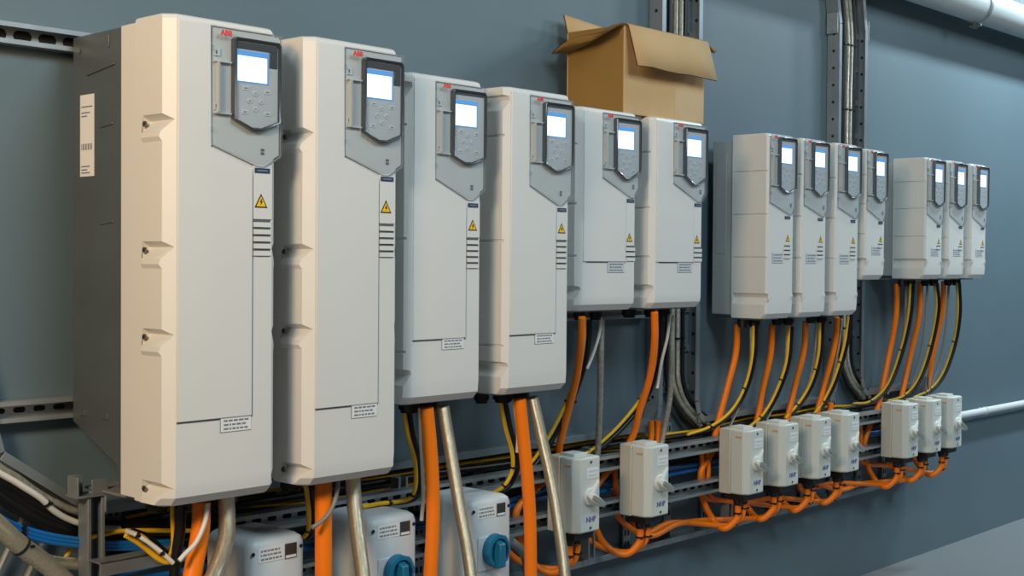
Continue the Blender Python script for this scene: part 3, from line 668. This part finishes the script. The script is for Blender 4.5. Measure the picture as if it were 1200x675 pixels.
# --- bottom left corner
def up_ladder(pts):
    p = pts[0]; q = [Vector((p.x-.30, max(p.y, -.10), p.z+.75)), Vector((p.x-.20, max(p.y, -.12), p.z+.38)), Vector((p.x-.08, p.y, p.z+.11))]
    return q+pts
for k in range(3):
    cable('blue_cable', ('topmost', 'middle', 'lowest')[k]+' of the blue cables in the bottom left corner', 'cable', up_ladder(path([(-40, 580+k*5), (0, 605+k*5), (22, 616+k*4.6), (60, 627+k*4.4), (112, 634+k*4), (150, 636+k*3.6), (200, 634+k*3.6)], -.13, -.085)), .0055, 'bluec', 'blue cables at the bottom left', ties=(.57,))
cable('braided_hose', 'thick braided hose crossing the bottom left corner diagonally', 'hose', up_ladder(path([(-40, 580), (0, 618), (25, 640), (55, 662), (85, 690), (110, 720)], -.24, -.22)), .021, 'braid', GH, ties=(.64,), n=20)
cable('braided_hose', 'braided hose running level to the bottom left post', 'hose', path([(30, 650), (60, 658), (95, 661), (115, 661), (130, 659)], -.085, -.085), .0155, 'braid', GH, n=18)
cable('braided_hose', 'thin braided hose lying under the bent ladder rail', 'hose', up_ladder(path([(-40, 515), (0, 548), (20, 560), (45, 578), (75, 594), (110, 606)], -.085, -.075)), .009, 'braidg', GH)
cable('white_cable', 'white cable curving to the bottom left post', 'cable', up_ladder(path([(-20, 540), (20, 566), (48, 584), (64, 599), (84, 610), (112, 618), (140, 620)], -.11, -.085)), .0075, 'whitec', GW, ties=(.6,))
for k in range(3):
    cable('black_cable', ('upper', 'middle', 'lower')[k]+' thick black cable of the bundle in the bottom left corner', 'cable', up_ladder(path([(-40, 530+k*12), (0, 560+k*11), (35, 583+k*10), (75, 604+k*8), (125, 616+k*7), (200, 618+k*7)], -.075, -.062)), .016, 'blackc', GK)
cable('yellow_wire', 'short yellow wire end left of the bottom left post', 'wire', path([(98, 633), (106, 630), (118, 627), (150, 622), (230, 622)], -.12, -.10), .0058, 'yellow', GY)
cable('yellow_wire', 'yellow wire slanting down left of the bottom left post', 'wire', path([(88, 632), (82, 645), (76, 655), (72, 668)], -.08, -.08), .006, 'ygr', GY)
cable('grey_hose', 'grey hose curving below the rightmost isolator', 'hose', path([(598, 634), (608, 642), (616, 655), (620, 680)], -.20, -.18), .014, 'greyc', GH)
# ------------------------------------------------------------------ white pipe and ceiling pipe
b = MB(); b.tube([(6.06, -.035, -.786), (7.0, -.035, -.786), (9.5, -.035, -.786)], .019, 16)
o = b.build('pipe', 'pipew'); tag(o, 'thin white pipe along the wall right of the rightmost switch box', 'pipe')
for x in (6.9, 8.3):
    b = MB(); b.lathe((x, -.035, -.786), (1, 0, 0), [(.0192, 0), (.022, 0), (.022, .016), (.0192, .016)], 16); b.box(x, x+.016, -.016, -.001, -.80, -.772); b.build('pipe_clip', 'pipew', o)
t = thing('pipe', (7, 0, 1.312), 'thick pale grey pipe clamped along the top of the wall', 'pipe')
b = MB(); b.tube([(-2.4, -.13, 0), (0, -.13, 0), (4, -.13, 0)], .084, 32); b.build('pipe_body', 'pipes', t)
for x in (-.52, 1.3):
    b = MB(); b.lathe((x, -.13, 0), (1, 0, 0), [(.0842, 0), (.091, 0), (.091, .025), (.0842, .025)], 32)
    c_ = b.build('clamp', 'galv_dull', t)
    b = MB(); b.box(x-.002, x+.027, -.137, -.123, -.118, -.088); b.cyl((x+.0125, -.16, -.104), (0, 1, 0), .008, .06, 6); b.build('clamp_bolt', 'steel', c_)
    b = MB(); b.cyl((x+.0125, -.045, 0), (0, 1, 0), .007, .044, 10); b.build('wall_stud', 'galv_dull', c_)
# ------------------------------------------------------------------ cardboard box
X0, X1, Y0, Y1, Z0, Z1 = 3.395, 3.850, -.300, -.055, .4838, .772
t = thing('cardboard_box', (X0, Y0, Z0), 'open brown cardboard box with bent flaps, sitting on two drives', 'box')
L, Dp, Hh, T = X1-X0, Y1-Y0, Z1-Z0, .005
b = MB(); b.box(0, L, 0, T, 0, Hh, 0); b.box(0, L, Dp-T, Dp, 0, Hh, 0); b.box(0, T, T, Dp-T, 0, Hh, 1); b.box(L-T, L, T, Dp-T, 0, Hh, 0); b.box(T, L-T, T, Dp-T, 0, T, 0)
b.build('box_body', ['card', 'card_dark'], t, .0015)  # left wall gets a darker, yellower cardboard than the other walls
def flap(name, rows, m='card', th=.005):
    """rows of points from the hinge outward"""
    n = len(rows[0]); b = MB(); vs = [p for r in rows for p in r]; fs = []
    for a in range(len(rows)-1):
        for i in range(n-1): fs.append((a*n+i, a*n+i+1, (a+1)*n+i+1, (a+1)*n+i))
    b.add(vs, fs, 0); o = b.build(name, [m, 'card_e'], t, solid=th, smooth=50); o.modifiers[0].material_offset_rim = 1
    o.modifiers[0].offset = 0
    return o
N = 6
flap('front_flap', [[(L*i/N+(.004 if k else 0), -y-(.004*math.sin(i*1.1) if k == 3 else 0), Hh-z+(0.0025*math.sin(i*1.9) if k == 3 else 0)) for i in range(N+1)] for k, (y, z) in enumerate(((.0, -.003), (.012, .004), (.026, .05), (.050, .138)))])
flap('left_flap', [[(-x, .0+Dp*i/N, Hh-.004-z-.062*(i/N)**1.5*(1 if k else .75)+.012*math.sin(i*.9+k)*(k > 0)) for i in range(N+1)] for k, (x, z) in enumerate(((.0, .0), (.010, .004), (.038, .016), (.068, .022), (.078, .014)))], 'card_dark')
flap('back_flap', [[(L*i/N, Dp+y, Hh+z*(1-.55*(i/N))) for i in range(N+1)] for y, z in ((-.002, -.004), (.004, .02), (.010, .042), (.016, .062))])
flap('right_flap', [[(L+x, Dp*i/N, Hh-z+.02*math.sin(i*1.3)*(x > .05)) for i in range(N+1)] for x, z in ((-.002, .0), (.02, .004), (.06, .03), (.075, .02))], 'card_dark')
b = MB(); b.box(L*.62, L-.004, -.0006, 0, .006, Hh*.36); b.build('tape_patch', 'tape', t)
# ------------------------------------------------------------------ camera
cd_ = bpy.data.cameras.new('camera'); cam = bpy.data.objects.new('camera', cd_); COL.objects.link(cam)
cd_.sensor_width = 36; cd_.lens = CF/1200*36; cd_.clip_start = .05
cam.matrix_world = Matrix(((RV.x, UV.x, -FW.x, CAM.x), (RV.y, UV.y, -FW.y, CAM.y), (RV.z, UV.z, -FW.z, CAM.z), (0, 0, 0, 1)))
SC.camera = cam
# ------------------------------------------------------------------ light
w = bpy.data.worlds.new('room'); SC.world = w; w.use_nodes = True
w.node_tree.nodes['Background'].inputs[0].default_value = (.9, .95, 1, 1); w.node_tree.nodes['Background'].inputs[1].default_value = .02
def area(name, loc, target, sx, sy, power, rgb):
    l = bpy.data.lights.new(name, 'AREA'); l.shape = 'RECTANGLE'; l.size = sx; l.size_y = sy; l.energy = power; l.color = rgb
    o = bpy.data.objects.new(name, l); COL.objects.link(o); o.location = loc
    o.rotation_euler = (Vector(target)-Vector(loc)).to_track_quat('-Z', 'Y').to_euler(); return o
area('warm_lamp', (-.95, -1.80, 1.05), (1.7, -.45, 0), .55, .55, 66, (1, .60, .27))
area('side_fill', (-1.6, -2.6, 1.9), (2.2, -.45, 0), .7, .7, 66, (.84, .95, .92))  # unseen second light from the left, added to balance the warm one
area('ceiling_lamp', (7.2, -1.1, 2.35), (7.2, -.75, 0), 1.2, .2, 84, (.70, .90, .98))
area('ceiling_lamp', (10.2, -1.1, 2.35), (10.2, -.75, 0), 1.2, .2, 128, (.70, .88, 1))
for x, tx, pw, c in ((2.3, 2.7, 66, (.76, .92, 1)), (4.9, 4.7, 27, (.80, .94, 1)), (8, 7.5, 55, (.86, .94, .98))):
    area('front_fill', (x, -3.4, 2.4), (tx, 0, -.2), 1.2, 1.2, pw, c)  # unseen fill row, added to brighten the drive fronts and lower wall
SC.view_settings.view_transform = 'Standard'; SC.view_settings.look = 'None'; SC.view_settings.gamma = 1; SC.view_settings.exposure = 0.0
SC.view_settings.use_curve_mapping = False
